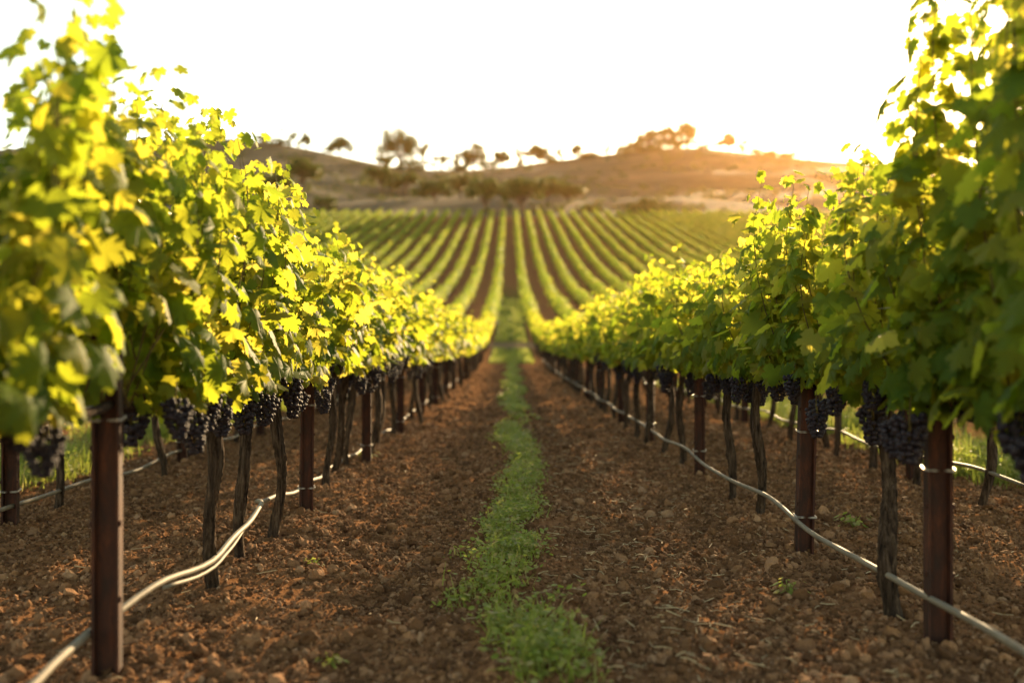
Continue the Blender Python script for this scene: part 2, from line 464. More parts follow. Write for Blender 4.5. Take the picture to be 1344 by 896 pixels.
def trunk_pieces(mb, seed, h=.88, n=20, k=40, r0=.034, lean=(0, 0), mi=0):
    r = np.random.default_rng(seed)
    z = np.linspace(-.06, h, k); t = np.linspace(0, 1, k)
    ph = r.uniform(0, 6, 4)
    x = lean[0] * (1 - t) + .028 * np.sin(3.2 * t + ph[0]) + .014 * np.sin(8 * t + ph[1]); x -= x[-1]
    y = lean[1] * (1 - t) + .034 * np.sin(3.0 * t + ph[2]) + .014 * np.sin(8 * t + ph[3]); y -= y[-1]
    rad = r0 * (1 + .30 * np.exp(-t / .05) + .35 * np.exp(-((1 - t) / .07)) + .10 * np.sin(11 * t + ph[0]))
    if n > 10:
        tw = t[:, None] * r.uniform(1, 3); th = np.linspace(0, 2 * np.pi, n, endpoint=False)[None]
        ridge = 1 + .17 * np.sin(4 * th + tw * 2.5 + ph[1]) + .11 * np.sin(9 * th - tw + ph[2]) + r.normal(0, .06, (k, n))
        for _ in range(5):
            c = r.integers(6, k - 6); a = r.integers(0, n)
            ridge[c - 2:c + 3, a] += .25; ridge[c - 1:c + 2, (a + 1) % n] += .2
    else: ridge = None
    add_tube(mb, np.stack([x, y, z], -1), rad, n, ridge, mi)

def cordon_pieces(mb, seed, back, front, n=9, mi=0):
    r = np.random.default_rng(seed + 99)
    for d, L in ((-1, back), (1, front)):
        t = np.linspace(0, 1, 14)
        p = np.stack([.012 * np.sin(7 * t + r.uniform(0, 6)), d * L * t, .84 + .05 * np.sqrt(t) + .014 * np.sin(9 * t + r.uniform(0, 6))], -1)
        add_tube(mb, p, .024 * (1 - .45 * t) * (1 + .12 * np.sin(17 * t)), n, None, mi)
def shoots_pieces(mb, shoots, every=1, rad=.0042, n=5, mi=0):
    for s in shoots[::every]: add_tube(mb, s, np.linspace(rad, rad * .4, len(s)), n, None, mi)

def bunch_mesh(seed, sub, cnt):
    r = np.random.default_rng(seed)
    TV, TF = ico(sub)
    P = []; rad = []
    H = r.uniform(.13, .17)
    for i in range(cnt * 3):
        if len(P) >= cnt: break
        t = r.random() ** .8
        R0 = (.044 * (1 - t) ** .6 + .012) * (1 if t > .1 else .7)
        a = r.uniform(0, 6.283); rr = R0 * r.uniform(.75, 1.05)
        p = np.array([rr * math.cos(a), rr * math.sin(a), -.02 - H * t])
        if all(np.linalg.norm(p - q) > .0125 for q in P): P.append(p)
    P = np.array(P); rad = r.uniform(.0088, .0112, len(P))
    Mx = rand_rot(len(P), r) * rad[:, None, None]
    V, Fc = stamp(TV, TF, Mx, P)
    mb = MB(); mb.add(V, Fc, 0)
    add_tube(mb, np.array([[0, 0, .05], [.003, 0, .0], [0, 0, -.05], [0, 0, -H * .9]]), [.0025, .0025, .006, .004], 5, None, 1)
    return mb.mesh('grape_bunch', [M['grape'], M['shoot']], True)
BUNCH_HI = [bunch_mesh(s, 2, 95) for s in range(4)]
BUNCH_LO = [bunch_mesh(20 + s, 1, 70) for s in range(3)]

VINE_GROUP_L = 'grapevines of the row left of the lane'
VINE_GROUP_R = 'grapevines of the row right of the lane'
def hang_bunches(root, cnt, back, front, seed, hi, side, lo=.82, up=.98):
    r = np.random.default_rng(seed + 5)
    for k in range(cnt):
        me = (BUNCH_HI if hi else BUNCH_LO)[r.integers(0, 4 if hi else 3)]
        yy = -back * .9 + (k + r.uniform(.1, .9)) / cnt * (back + front) * .9
        o = obj('grape_bunch', me, root, (side * r.uniform(-.04, .19), yy, r.uniform(lo, up)), r.uniform(0, 6))
        o.rotation_euler[0] = r.normal(0, .08); o.rotation_euler[1] = r.normal(0, .08)
        s = r.uniform(.75, 1.15); o.scale = (s * 1.08, s * 1.08, s * r.uniform(.85, 1.1))

def hero_vine(x, y, seed, back, front, top, label, group, side, level=0, bunches=6, lean=(0, 0), tall=.15, flean=0.0, trunk_r=.034, leaf=.092, gap=None):
    root = bpy.data.objects.new('grapevine', None); COL.objects.link(root)
    root.location = (x, y, g1(x, y)); root.empty_display_size = .2
    tag(root, label, 'grapevine', group)
    mb = MB(); trunk_pieces(mb, seed, r0=trunk_r, lean=lean, n=26 if level == 0 else 14, k=64 if level == 0 else 28)
    obj('trunk', mb.mesh('trunk', M['bark'], True), root)
    V, Fc, sh = grow_foliage(seed, back, front, top, level, 1.0, tall, leaf=leaf, lean=flean)
    if gap is not None:          # leaves cut back on the lane side of a post
        nv = len(LT[level][0]); c = V.reshape(-1, nv, 3).mean(1)
        keep = ~((np.abs(c[:, 1] + y - gap) < .30) & (c[:, 0] * side > .0) & (c[:, 2] < 1.16))
        V = V.reshape(-1, nv, 3)[keep].reshape(-1, 3); Fc = Fc[:int(keep.sum()) * (len(Fc) // len(keep))]
    obj('foliage', mesh_from('foliage', V, [Fc], M['leaf'], True), root)
    mb = MB(); cordon_pieces(mb, seed, back, front); shoots_pieces(mb, sh, 1, mi=1)
    obj('cordon', mb.mesh('cordon', [M['bark'], M['shoot']], True), root)
    if bunches: hang_bunches(root, bunches, back, min(front, .45) if y < 3 else front, seed, level == 0, side)
    return root

# shared meshes for the vines farther down the rows
MID = []
for s in range(6):
    mb = MB(); trunk_pieces(mb, 300 + s, r0=.027, n=12, k=24, lean=(random.uniform(-.06, .06), random.uniform(-.1, .1)))
    tr = mb.mesh('trunk', M['bark'], True)
    V, Fc, sh = grow_foliage(300 + s, .58, .58, 1.86, 1, .85, .2)
    fo = mesh_from('foliage', V, [Fc], M['leaf'], True)
    mb = MB(); cordon_pieces(mb, 300 + s, .5, .5, 6); shoots_pieces(mb, sh, 2, mi=1)
    MID.append((tr, fo, mb.mesh('cordon', [M['bark'], M['shoot']], True)))
FARV = []
for s in range(5):
    mb = MB(); trunk_pieces(mb, 400 + s, r0=.034, n=7, k=8)
    V, Fc, sh = grow_foliage(400 + s, .6, .6, 1.84, 2, 1.0, .2)
    FARV.append((mb.mesh('trunk', [M['bark']], True), mesh_from('foliage', V, [Fc], M['leaf'], True)))
def mid_vine(x, y, k, label, group, bunches, side):
    tr, fo, co = MID[k % 6]
    root = bpy.data.objects.new('grapevine', None); COL.objects.link(root)
    root.location = (x, y, g1(x, y)); root.empty_display_size = .2
    root.rotation_euler = (0, 0, math.pi * (k % 2)); s = random.uniform(.94, 1.06); root.scale = (1.05, 1, s)
    tag(root, label, 'grapevine', group)
    obj('trunk', tr, root); obj('foliage', fo, root); obj('cordon', co, root)
    if bunches: hang_bunches(root, bunches, .5, .5, 1000 + k, False, side * (1 if k % 2 == 0 else -1))
    return root
def far_vine(x, y, k, label, group):
    o = obj('grapevine', None, None, (x, y, float(terrain(x, y))), math.pi * (k % 2)); o.empty_display_size = .2
    obj('trunk', FARV[k % 5][0], o); obj('foliage', FARV[k % 5][1], o)
    s = random.uniform(.93, 1.07); o.scale = (1.05, 1, s)
    return tag(o, label, 'grapevine', group)

# ---- steel posts: an I section with two flanges and a web
def post_mesh(h=1.3, wf=.070, dp=.086, tf=.010, tw=.008):
    hw, hd, a = wf / 2, dp / 2, tw / 2
    prof = [(y_, -x_) for x_, y_ in [(-hw, -hd), (-hw, -hd + tf), (-a, -hd + tf + .004), (-a, hd - tf - .004), (-hw, hd - tf), (-hw, hd),
            (hw, hd), (hw, hd - tf), (a, hd - tf - .004), (a, -hd + tf + .004), (hw, -hd + tf), (hw, -hd)]]
    n = len(prof); zs = [-.3, 0, h * .5, h]
    V = [(x, y, z) for z in zs for x, y in prof]
    Fq = [[k * n + i, k * n + (i + 1) % n, (k + 1) * n + (i + 1) % n, (k + 1) * n + i] for k in range(len(zs) - 1) for i in range(n)]
    mb = MB(); mb.add(V, np.array(Fq))
    t = (len(zs) - 1) * n
    for q in ([0, 1, 10, 11], [4, 5, 6, 7], [2, 3, 8, 9]):
        mb.order.append((np.array([[t + i for i in q]][::1]), 0))
    for zz in np.arange(.25, h - .05, .25):          # punched wire hooks along both flange edges
        for sx in (-1, 1):
            Vb, Fb = box_arr(sx * (hd + .004) - .0035, sx * (hd + .004) + .0035, -hw + .004, -hw + .016, zz, zz + .018)
            mb.add(Vb, Fb)
    return mb.mesh('post_body', M['rust'])
POST = post_mesh()
def tie_mesh():
    mb = MB(); t = np.linspace(0, 2 * math.pi, 21)
    hw, hd = .052, .042
    sx = np.clip(np.cos(t) * 1.6, -1, 1) * hw; sy = np.clip(np.sin(t) * 1.6, -1, 1) * hd
    for dz in (0, .006): add_tube(mb, np.stack([sx, sy, .004 * np.sin(t) + dz], -1), .0022, 5)
    return mb.mesh('wire_tie', M['wire'], True)
TIE = tie_mesh()
def post(x, y, label, group, rot=0.0, lean=(0, 0), ties=(.17, .62), h=None):
    root = bpy.data.objects.new('steel_post', None); COL.objects.link(root)
    root.location = (x, y, g1(x, y)); root.rotation_euler = (lean[0], lean[1], rot); root.empty_display_size = .2
    tag(root, label, 'post', group)
    b = obj('post_body', POST, root)
    for z in ties: obj('wire_tie', TIE, root, (0, 0, z))
    return root

ORD = ['first', 'second', 'third', 'fourth', 'fifth', 'sixth', 'seventh', 'eighth', 'ninth', 'tenth', 'eleventh', 'twelfth', 'thirteenth', 'fourteenth',
       'fifteenth', 'sixteenth', 'seventeenth', 'eighteenth', 'nineteenth', 'twentieth', 'twenty-first', 'twenty-second', 'twenty-third', 'twenty-fourth', 'twenty-fifth', 'twenty-sixth', 'twenty-seventh', 'twenty-eighth']
XL, XR = float(row_x(-1, 0)), float(row_x(1, 0))
PGL, PGR = 'steel posts of the row left of the lane', 'steel posts of the row right of the lane'
lp = [3.3, 6.53, 9.3, 12.2] + [12.2 + 2.9 * k for k in range(1, 12)]
rp = [3.64, 5.3, 8.2, 11.06] + [11.06 + 2.9 * k for k in range(1, 12)]
for k, y in enumerate(lp):
    lab = f'rusty brown steel post, {ORD[k]} from the viewer in the row left of the lane' if k < 8 else 'small rusty post far down the row left of the grassy lane'
    post(XL + (.0 if k else .0), y, lab, PGL, .18 + .1 * math.sin(k * 2), (0, R(.6) if k == 1 else 0), (.85,) if k == 0 else (.16, .7))
for k, y in enumerate(rp):
    lab = f'rusty brown steel post, {ORD[k]} from the viewer in the row right of the lane' if k < 8 else 'small rusty post far down the row right of the grassy lane'
    post(XR, y, lab, PGR, -.15 + .12 * math.sin(k * 1.7), (0, R(1.5) if k == 1 else 0), (.64,) if k == 0 else (.19, .64))

# ---- near vines
hero = [  # row, y, back, front, top, side, label, bunches, tall, flean, lean
    (-1, 2.35, .95, 1.05, 2.12, 'big blurred grapevine at the left edge, in front of the first post of its row', 8, .3, 0, (0, 0)),
    (-1, 4.36, 1.05, .45, 2.10, 'grapevine with a thick straight trunk right behind the first post left of the lane', 9, .22, 0, (.02, .02)),
    (-1, 5.13, .42, .3, 2.04, 'grapevine left of the lane, middle trunk of the three between the first two posts', 4, .2, 0, (-.02, 0)),
    (-1, 5.68, .3, .8, 1.98, 'grapevine left of the lane with slim trunk just before the second post', 5, .2, 0, (-.03, 0)),
    (-1, 7.45, .95, .35, 1.92, 'grapevine with curved leaning trunk just behind the second post left of the lane', 6, .2, 0, (-.1, -.1)),
    (-1, 8.15, .4, .45, 1.90, 'grapevine with kinked trunk, next to the leaning one behind the second left post', 4, .2, 0, (-.06, .1)),
    (1, 2.75, .95, .84, 2.8, 'big dark blurred grapevine filling the right edge, in front of the first post', 9, .3, .05, (0, 0)),
    (1, 4.17, .85, .95, 2.0, 'tall grapevine with a thick gnarled bent trunk between the first two right posts', 8, .25, .0, (.02, -.12)),
    (1, 6.22, 1.1, .35, 1.93, 'grapevine with a straight shaggy trunk right behind the second post right of the lane', 7, .25, 0, (-.02, .0)),
    (1, 7.02, .42, .9, 1.80, 'grapevine with crooked leaning trunk, right of the lane before the third post', 6, .2, 0, (.06, -.05)),
    (1, 8.95, .85, .42, 1.80, 'grapevine right of the lane, first beyond the third post of its row', 5, .2, 0, (-.04, .05)),
]
for k, (i, y, bk, fr, top, lab, nb, tall, fl, lean) in enumerate(hero):
    s = 1 if i < 0 else -1
    hero_vine(float(row_x(i, y)), y, 50 + k, bk, fr, top, lab, VINE_GROUP_L if i < 0 else VINE_GROUP_R, s, 0, nb, lean, tall, fl,
              trunk_r=.031 if k == 7 else .0265, gap=3.3 - .12 if k in (0, 1) else None)
kk = 0
def row_run(i, start, posts, grp, sidename):
    """the rest of a central row: three vines to each bay between posts, then the simple far ones"""
    global kk
    y = start; pi_ = 0
    while y < 66:
        b = max([j for j, p in enumerate(posts) if p < y], default=0)
        nth = sum(1 for yy in seen if posts[b] < yy < y)
        seen.append(y)
        x = float(row_x(i, y)) + random.gauss(0, .035)
        if y < 23.5:
            lab = f'grapevine {sidename} of the lane, {ORD[nth]} trunk beyond the {ORD[b]} post of its row'
            mid_vine(x, y, kk, lab, grp, 3 if y < 16 else 0, 1 if i < 0 else -1)
        else:
            far_vine(x, y, kk, f'small blurred grapevine far down the row {sidename} of the lane', grp)
        kk += 1; y += random.uniform(.86, 1.02)
seen = []; row_run(-1, 8.9, lp, VINE_GROUP_L, 'left')
seen = [8.95]; row_run(1, 9.75, rp, VINE_GROUP_R, 'right')

# ---- second rows, seen under the canopies of the first
def second_row(i, ys, pys, sidename):
    global kk
    g = f'grapevines of the second row {sidename} of the lane'
    for k, y in enumerate(ys):
        x = float(row_x(i, y))
        if k < 12:
            mid_vine(x, y, kk, f'shaded grapevine in the second row {sidename} of the lane, {ORD[k]} trunk from the viewer', g, 2 if k < 6 else 0, 1 if i < 0 else -1)
        else: far_vine(x, y, kk, f'small shaded grapevine deep in the second row {sidename} of the lane', g)
        kk += 1
    for k, y in enumerate(pys):
        post(float(row_x(i, y)), y, f'rusty post in the shaded second row {sidename} of the lane, {ORD[k]} from the viewer', f'steel posts of the second row {sidename}', .2, (0, R(-2) if i > 0 and k == 0 else 0), (.2,))
ysl = [4.9, 5.8, 6.75, 7.9, 8.45, 9.7, 10.5] + [11.4 + .95 * k for k in range(16)]
second_row(-2, ysl, [6.1, 9.3, 12.2, 15.1, 18.0], 'left')
ysr = [5.9, 6.75, 7.9, 8.9, 9.7, 10.6] + [11.4 + .95 * k for k in range(16)]
second_row(2, ysr, [8.1, 11.0, 13.9, 16.8, 19.7], 'right')

# ---- outer rows and the rows up the slope: each one long hedge of vines
def vine_row(i, y0, y1, label):
    r = np.random.default_rng(700 + i)
    P, N, T, S = [], [], [], []
    L = y1 - y0
    n = int(L * 58)
    y = y0 + r.random(n) ** 1.25 * L          # a little denser toward the viewer
    s = np.where(y < 80, .13, .13 + .09 * sstep(80, 190, y)) * r.uniform(.75, 1.3, n)
    x = row_x(i, y) + r.normal(0, 1, n) * .22
    top = 1.84 + vnoise(y * .9, np.full(n, i * 3.1), 31) * .4
    h = .72 + (top - .72) * r.random(n) ** .75
    P = np.stack([x, y, terrain(x, y) + h], -1)
    sd = np.sign(x - row_x(i, y))
    N = np.stack([sd * .7, np.zeros(n), np.full(n, .55)], -1) + r.normal(0, .45, (n, 3))
    T = np.stack([sd * .3, np.zeros(n), np.full(n, -.8)], -1) + r.normal(0, .4, (n, 3))
    V, Fc = stamp(LT[2][0], LT[2][1], frames(N, T, s, r.uniform(.3, 1.5, n)), P)
    mb = MB(); mb.add(V, Fc, 0)
    ty = np.arange(y0 + .4, y1, 1.0 if y0 < 20 else 1.9)
    for yy in ty[:160]:
        xx = float(row_x(i, yy)) + r.normal(0, .03); zz = float(terrain(xx, yy))
        p = np.array([[xx + r.normal(0, .04), yy, zz - .05], [xx + r.normal(0, .02), yy, zz + .4], [xx, yy, zz + .95]])
        add_tube(mb, p, [.045, .036, .04], 5, None, 1)
    o = obj('vine_row', mb.mesh('vine_row', [M['row_leaf'], M['bark']], True))
    tag(o, label, 'vine row', 'long vine rows climbing the slope')
for a in range(1, 29):
    for s, nm in ((-1, 'left'), (1, 'right')):
        y0 = 66.5 if a == 1 else (26.8 if a == 2 else (7.5 if a == 3 else (10 if a == 4 else 24 + 3 * min(a - 4, 8))))
        if a == 1: lab = f'vine row on the slope directly {nm} of the grassy lane'
        else: lab = f'long vine row running up the slope, {ORD[a - 1]} row {nm} of the central lane'
        vine_row(s * a, y0, YV - 2 + 1.2 * math.sin(a * 2.3 + s), lab)

# ------------------------------------------------------------------ drip hoses and trellis wires
def hose(i, y0, y1, z0, amp, label, strands, seed, rad=.0125, dx=0.0, special=None):
    r = np.random.default_rng(seed); mb = MB()
    for q in range(strands):
        y = np.arange(y0, y1, .12) if q == 0 else np.arange(3.75, 5.45, .12)
        ph = r.uniform(0, 6, 4)
        z = z0 + amp * (np.sin(y * 2.1 + ph[0]) * .6 + np.sin(y * 4.3 + ph[1]) * .3) - q * .012
        x = row_x(i, y) + dx + .018 * np.sin(y * 2.6 + ph[2]) + q * .012 * np.sin(y * 1.3 + ph[3]) + q * .004
        if special: x, z = special(x, y, z, q)
        add_tube(mb, np.stack([x, y, terrain(x, y) + z], -1), rad * (1 if q == 0 else .6), 10)
    o = obj('drip_hose', mb.mesh('drip_hose', M['hose'], True))
    return tag(o, label, 'hose', 'drip hoses along the vine rows')
def left_special(x, y, z, q):
    pts_y = [1.2, 3.3, 3.7, 4.16, 4.6, 5.1, 5.68, 6.6, 9, 40]
    pts_z = [.13, .15, .18, .16, .15, .19, .20, .08, .04, .05]
    zz = np.interp(y, pts_y, pts_z)
    if q: zz = zz - .06 * np.exp(-((y - 4.7) / .45) ** 2)
    kk_ = np.array([1, 2, 3, 2, 1]) / 9.0; sm = lambda v: np.convolve(np.pad(v, 2, mode='edge'), kk_, mode='valid')
    zz = sm(sm(zz))
    return x + np.interp(y, [1, 2.8, 3.3, 3.8, 4.4, 5, 5.6, 5.9, 60], [-.04, -.05, -.10, -.03, .0, -.06, -.10, -.20, -.20]), zz + .012 * np.sin(y * 7 + q)
hose(-1, 1.0, 45, .16, .02, 'pale plastic drip hose winding past the trunks left of the lane', 2, 1, .0135, .04, left_special)
hose(1, 1.4, 45, .175, .022, 'pale plastic drip hose tied low to the posts right of the lane', 1, 2, .0125, -.055)
hose(-2, 3.0, 26, .09, .03, 'pale drip hose in the shaded second row left of the lane', 1, 3, .014)
hose(2, 4.0, 26, .2, .03, 'pale drip hose in the shaded second row right of the lane', 1, 4, .013)
hose(-3, 8, 26, .1, .03, 'faint drip hose in the third row left of the lane', 1, 5, .013)
def wires(i, y0, y1, label):
    mb = MB()
    for z, dx in ((.9, 0), (1.25, -.05), (1.25, .05), (1.6, -.05), (1.6, .05)):
        y = np.arange(y0, y1, .7)
        add_tube(mb, np.stack([row_x(i, y) + dx, y, np.full_like(y, z) - .012 * np.sin(y * 2.1) ** 2 + terrain(row_x(i, y), y)], -1), .0018, 5)
    tag(obj('trellis_wire', mb.mesh('trellis_wire', M['wire'], True)), label, 'wire', 'trellis wires of the vine rows')
wires(-1, 1.0, 40, 'thin trellis wires strung through the row left of the lane')
wires(1, 1.2, 40, 'thin trellis wires strung through the row right of the lane')

# ------------------------------------------------------------------ soil clods, grass, weeds, straw
def clods():
    variants = []
    for s in range(10):
        V, Fc = ico(1); r = np.random.default_rng(60 + s)
        V = V * (1 + r.normal(0, .17, len(V)))[:, None] * np.array([1, r.uniform(.7, 1), r.uniform(.5, .8)])
        variants.append((V, Fc))
    mb = MB()
    for s, (V, Fc) in enumerate(variants):
        r = np.random.default_rng(80 + s); n = 9500
        y = 2.2 + 15 * r.random(n) ** 1.7; x = r.uniform(-3.8, 3.9, n)
        keep = vnoise(x / .5, y / .5, 41) + r.normal(0, .3, n) > -.22
        keep &= (np.abs(x - LANE + .05) > .2) | (r.random(n) < .35)
        x, y = x[keep], y[keep]; n = len(x)
        sz = np.clip(.0085 * np.exp(r.normal(0, .58, n)), .004, .037)
        Mx = rand_rot(n, r) * sz[:, None, None]
        Vv, Fo = stamp(V, Fc, Mx, np.stack([x, y, gz(x, y) + sz * .25], -1)); mb.add(Vv, Fo)
    for s in range(4):
        V, Fc = ico(0); r = np.random.default_rng(110 + s); n = 26000
        V = V * (1 + r.normal(0, .2, len(V)))[:, None] * np.array([1, .85, .7])
        y = 2.2 + 11 * r.random(n) ** 1.5; x = r.uniform(-3.6, 3.7, n); sz = r.uniform(.004, .010, n) * (1 + y * .05)
        Vv, Fo = stamp(V, Fc, rand_rot(n, r) * sz[:, None, None], np.stack([x, y, gz(x, y) + sz * .2], -1)); mb.add(Vv, Fo)
    V, Fc = ico(0); r = np.random.default_rng(95); n = 9000
    y = 12 + 28 * r.random(n) ** 1.3; x = r.uniform(-3.2, 3.5, n)
    sz = np.clip(.018 * np.exp(r.normal(0, .5, n)), .008, .06)
    Vv, Fo = stamp(V * np.array([1, 1, .6]), Fc, rand_rot(n, r) * sz[:, None, None], np.stack([x, y, gz(x, y) + sz * .2], -1)); mb.add(Vv, Fo)
    tag(obj('soil_clods', mb.mesh('soil_clods', M['clod'])), 'loose brown clods scattered over the worked soil', kind='stuff')
clods()

BL_V = np.array([(-.5, 0, 0), (.5, 0, 0), (-.42, .5, .06), (.42, .5, .06), (0, 1.0, .28)]); BL_F4 = np.array([[0, 1, 3, 2]]); BL_F3 = np.array([[2, 3, 4]])
def blades(mb, x, y, h, wd, r, lean=.45, z=None):
    n = len(x); a = r.uniform(0, 6.283, n)
    side = np.stack([np.cos(a), np.sin(a), np.zeros(n)], -1); fw = np.stack([-np.sin(a), np.cos(a), np.zeros(n)], -1)
    up = norm(np.array([0, 0, 1.0]) + fw * np.abs(r.normal(0, lean, n))[:, None])
    bend = fw
    Mx = np.stack([side * wd[:, None], up * h[:, None], bend * h[:, None]], -1)
    P = np.stack([x, y, (gz(x, y) if z is None else z) - .006], -1)
    V = (np.einsum('nij,kj->nki', Mx, BL_V) + P[:, None, :]).reshape(-1, 3)
    off = (np.arange(n) * 5)[:, None, None]; b = mb.n
    mb.V.append(V); mb.n += len(V)
    mb.order.append(((BL_F4[None] + off).reshape(-1, 4) + b, 0)); mb.order.append(((BL_F3[None] + off).reshape(-1, 3) + b, 0))
def leafy(mb, x, y, h, s, r, zb=None):
    """small broad leaves held above the ground at height h"""
    n = len(x)
    N = np.stack([r.normal(0, .5, n), r.normal(0, .5, n), np.ones(n)], -1); T = r.normal(0, 1, (n, 3)); T[:, 2] += .3
    LV = np.array([(0, 0, 0), (.32, .35, -.05), (.26, .75, -.08), (0, 1.05, -.05), (-.26, .75, -.08), (-.32, .35, -.05)]); LF = np.array([[0, 1, 2], [0, 2, 3], [0, 3, 4], [0, 4, 5]])
    V, Fc = stamp(LV, LF, frames(N, T, s, np.ones(n)), np.stack([x, y, gz(x, y) + h], -1)); mb.add(V, Fc)

def lane_grass():
    r = np.random.default_rng(123); mb = MB()
    # tussocks down the middle of the lane
    n = 1250; yt = 2.2 + 44 * r.random(n) ** 1.6
    wdt = .21 + .06 * np.sin(yt * 1.9) - .001 * yt
    xt = .06 + .0015 * yt + r.normal(0, 1, n) * wdt * .38 + .08 * np.sin(yt * .9)
    dens = vnoise(xt / .3, yt / .7, 51) * 1.3 + .22 - .10 * np.exp(-((yt - 4.55) / .2) ** 2) - np.clip(np.abs(xt - .07) - .20, 0, 1) * 1.2
    k = dens + r.normal(0, .1, n) > .02; xt, yt = xt[k], yt[k]; n = len(xt)
    per = 15
    x = np.repeat(xt, per) + r.normal(0, .035, n * per); y = np.repeat(yt, per) + r.normal(0, .035, n * per)
    hs = np.repeat(r.uniform(.35, 1.2, n), per)
    near = np.clip(1.25 - (y - 3) * .06, .7, 1.25)
    h = .080 * hs * r.uniform(.5, 1.3, n * per) * near
    blades(mb, x, y, h, r.uniform(.0045, .0095, n * per) * np.clip(y / 8, 1, 2.5), r, .5)
    m = n * 30
    xi = r.integers(0, n, m)
    leafy(mb, xt[xi] + r.normal(0, .05, m), yt[xi] + r.normal(0, .05, m), r.uniform(.015, .085, m), r.uniform(.014, .034, m) * np.clip(yt[xi] / 9, 1, 2.2), r)
    tag(obj('grass', mb.mesh('grass', M['grass'])), 'strip of short green grass down the middle of the lane', kind='stuff')
lane_grass()
def hill_lane_grass():
    r = np.random.default_rng(124); mb = MB()
    n = 16000; y = 45 + 60 * r.random(n) ** 1.3; x = .12 + r.uniform(-1.0, 1.0, n)
    k = (vnoise(x / .8, y / 4, 61) + r.normal(0, .15, n) > -.15) & ~((y > 57) & (y < 62.5)); x, y = x[k], y[k]; n = len(x)
    blades(mb, x, y, r.uniform(.06, .2, n), r.uniform(.02, .05, n), r, .5)
    tag(obj('grass', mb.mesh('grass', M['grass'])), 'green turf on the lane where it starts to climb', kind='stuff')
hill_lane_grass()
def side_weeds():
    for s, nm in ((-1, 'left'), (1, 'right')):
        r = np.random.default_rng(130 + s); mb = MB()
        n = 1500; yt = 5.8 + 20 * r.random(n) ** 1.5; xt = s * (4.1 + r.normal(0, .45, n)) + .12
        k = (vnoise(xt / .7, yt / .9, 71) + r.normal(0, .1, n) > -.12) & (np.abs(xt) > 3.7) & (yt > 6.6); xt, yt = xt[k], yt[k]; n = len(xt); per = 26
        x = np.repeat(xt, per) + r.normal(0, .06, n * per); y = np.repeat(yt, per) + r.normal(0, .06, n * per)
        h = .26 * np.repeat(r.uniform(.5, 1.3, n), per) * r.uniform(.4, 1.2, n * per)
        blades(mb, x, y, h, r.uniform(.004, .009, n * per), r, .35)
        m = n * 16; xi = r.integers(0, n, m)
        leafy(mb, xt[xi] + r.normal(0, .08, m), yt[xi] + r.normal(0, .08, m), r.uniform(.02, .22, m), r.uniform(.02, .045, m), r)
        tag(obj('weeds', mb.mesh('weeds', M['grass'])), f'sunlit green weeds behind the second vine row on the {nm}', kind='stuff')
side_weeds()
def small_weed(x, y, s, label, seed):
    r = np.random.default_rng(seed); mb = MB(); n = 26
    a = r.uniform(0, 6.28, n); rr = r.uniform(0, .07, n) * s
    N = np.stack([np.cos(a) * .5, np.sin(a) * .5, np.ones(n)], -1); T = np.stack([np.cos(a), np.sin(a), r.uniform(-.1, .5, n)], -1)
    LV = np.array([(0, 0, 0), (.3, .35, -.05), (.26, .75, -.08), (0, 1.05, -.05), (-.26, .75, -.08), (-.3, .35, -.05)]); LF = np.array([[0, 1, 2], [0, 2, 3], [0, 3, 4], [0, 4, 5]])
    V, Fc = stamp(LV, LF, frames(N, T, r.uniform(.018, .035, n) * s, np.ones(n)), np.stack([np.cos(a) * rr, np.sin(a) * rr, r.uniform(.0, .05, n) * s], -1)); mb.add(V, Fc)
    for q in range(4): add_tube(mb, np.array([[0, 0, -.01], [math.cos(q * 1.6) * .03 * s, math.sin(q * 1.6) * .03 * s, .04 * s]]), .002, 4)
    tag(obj('weed', mb.mesh('weed', M['grass']), None, (x, y, g1(x, y) + .012)), label, 'weed')
def at_ground(px, py):
    d = CAMZ * 1307 / (py - 450); return (px - 668) * d / 1307, d
for px, py, s, lab, sd in ((1035, 776, 1.1, 'small bright green weed alone on the soil inside the right row', 1), (412, 742, .7, 'tiny green sprout alone on the soil beside the left row', 2),
                           (1120, 692, 1.5, 'low green weed patch between the right row and the second row', 3), (437, 866, .7, 'tiny blurred green sprout at the bottom, near the first left post', 4),
                           (480, 600, 1.6, 'leafy green weed at the trunk foot far along the left row', 5)):
    x, y = at_ground(px, py); small_weed(x, y, s, lab, sd)
def straw():
    r = np.random.default_rng(140); mb = MB(); n = 750
    y = 3 + 9 * r.random(n) ** 1.4; x = np.where(r.random(n) < .65, r.normal(.75, .35, n), r.uniform(-3, 3.4, n))
    for xx, yy in zip(x, y):
        a = r.uniform(0, 3.14); L = r.uniform(.02, .09) * (1.8 if r.random() < .06 else 1)
        dx, dy = math.cos(a) * L / 2, math.sin(a) * L / 2; z = g1(xx, yy) + .014
        add_tube(mb, np.array([[xx - dx, yy - dy, z + r.uniform(-.004, .008)], [xx, yy, z + r.uniform(0, .008)], [xx + dx, yy + dy, z + r.uniform(-.004, .012)]]), r.uniform(.0012, .003), 4)
    tag(obj('straw_litter', mb.mesh('straw_litter', M['straw'])), 'bits of dry straw strewn on the soil beside the grass strip', kind='stuff')
straw()

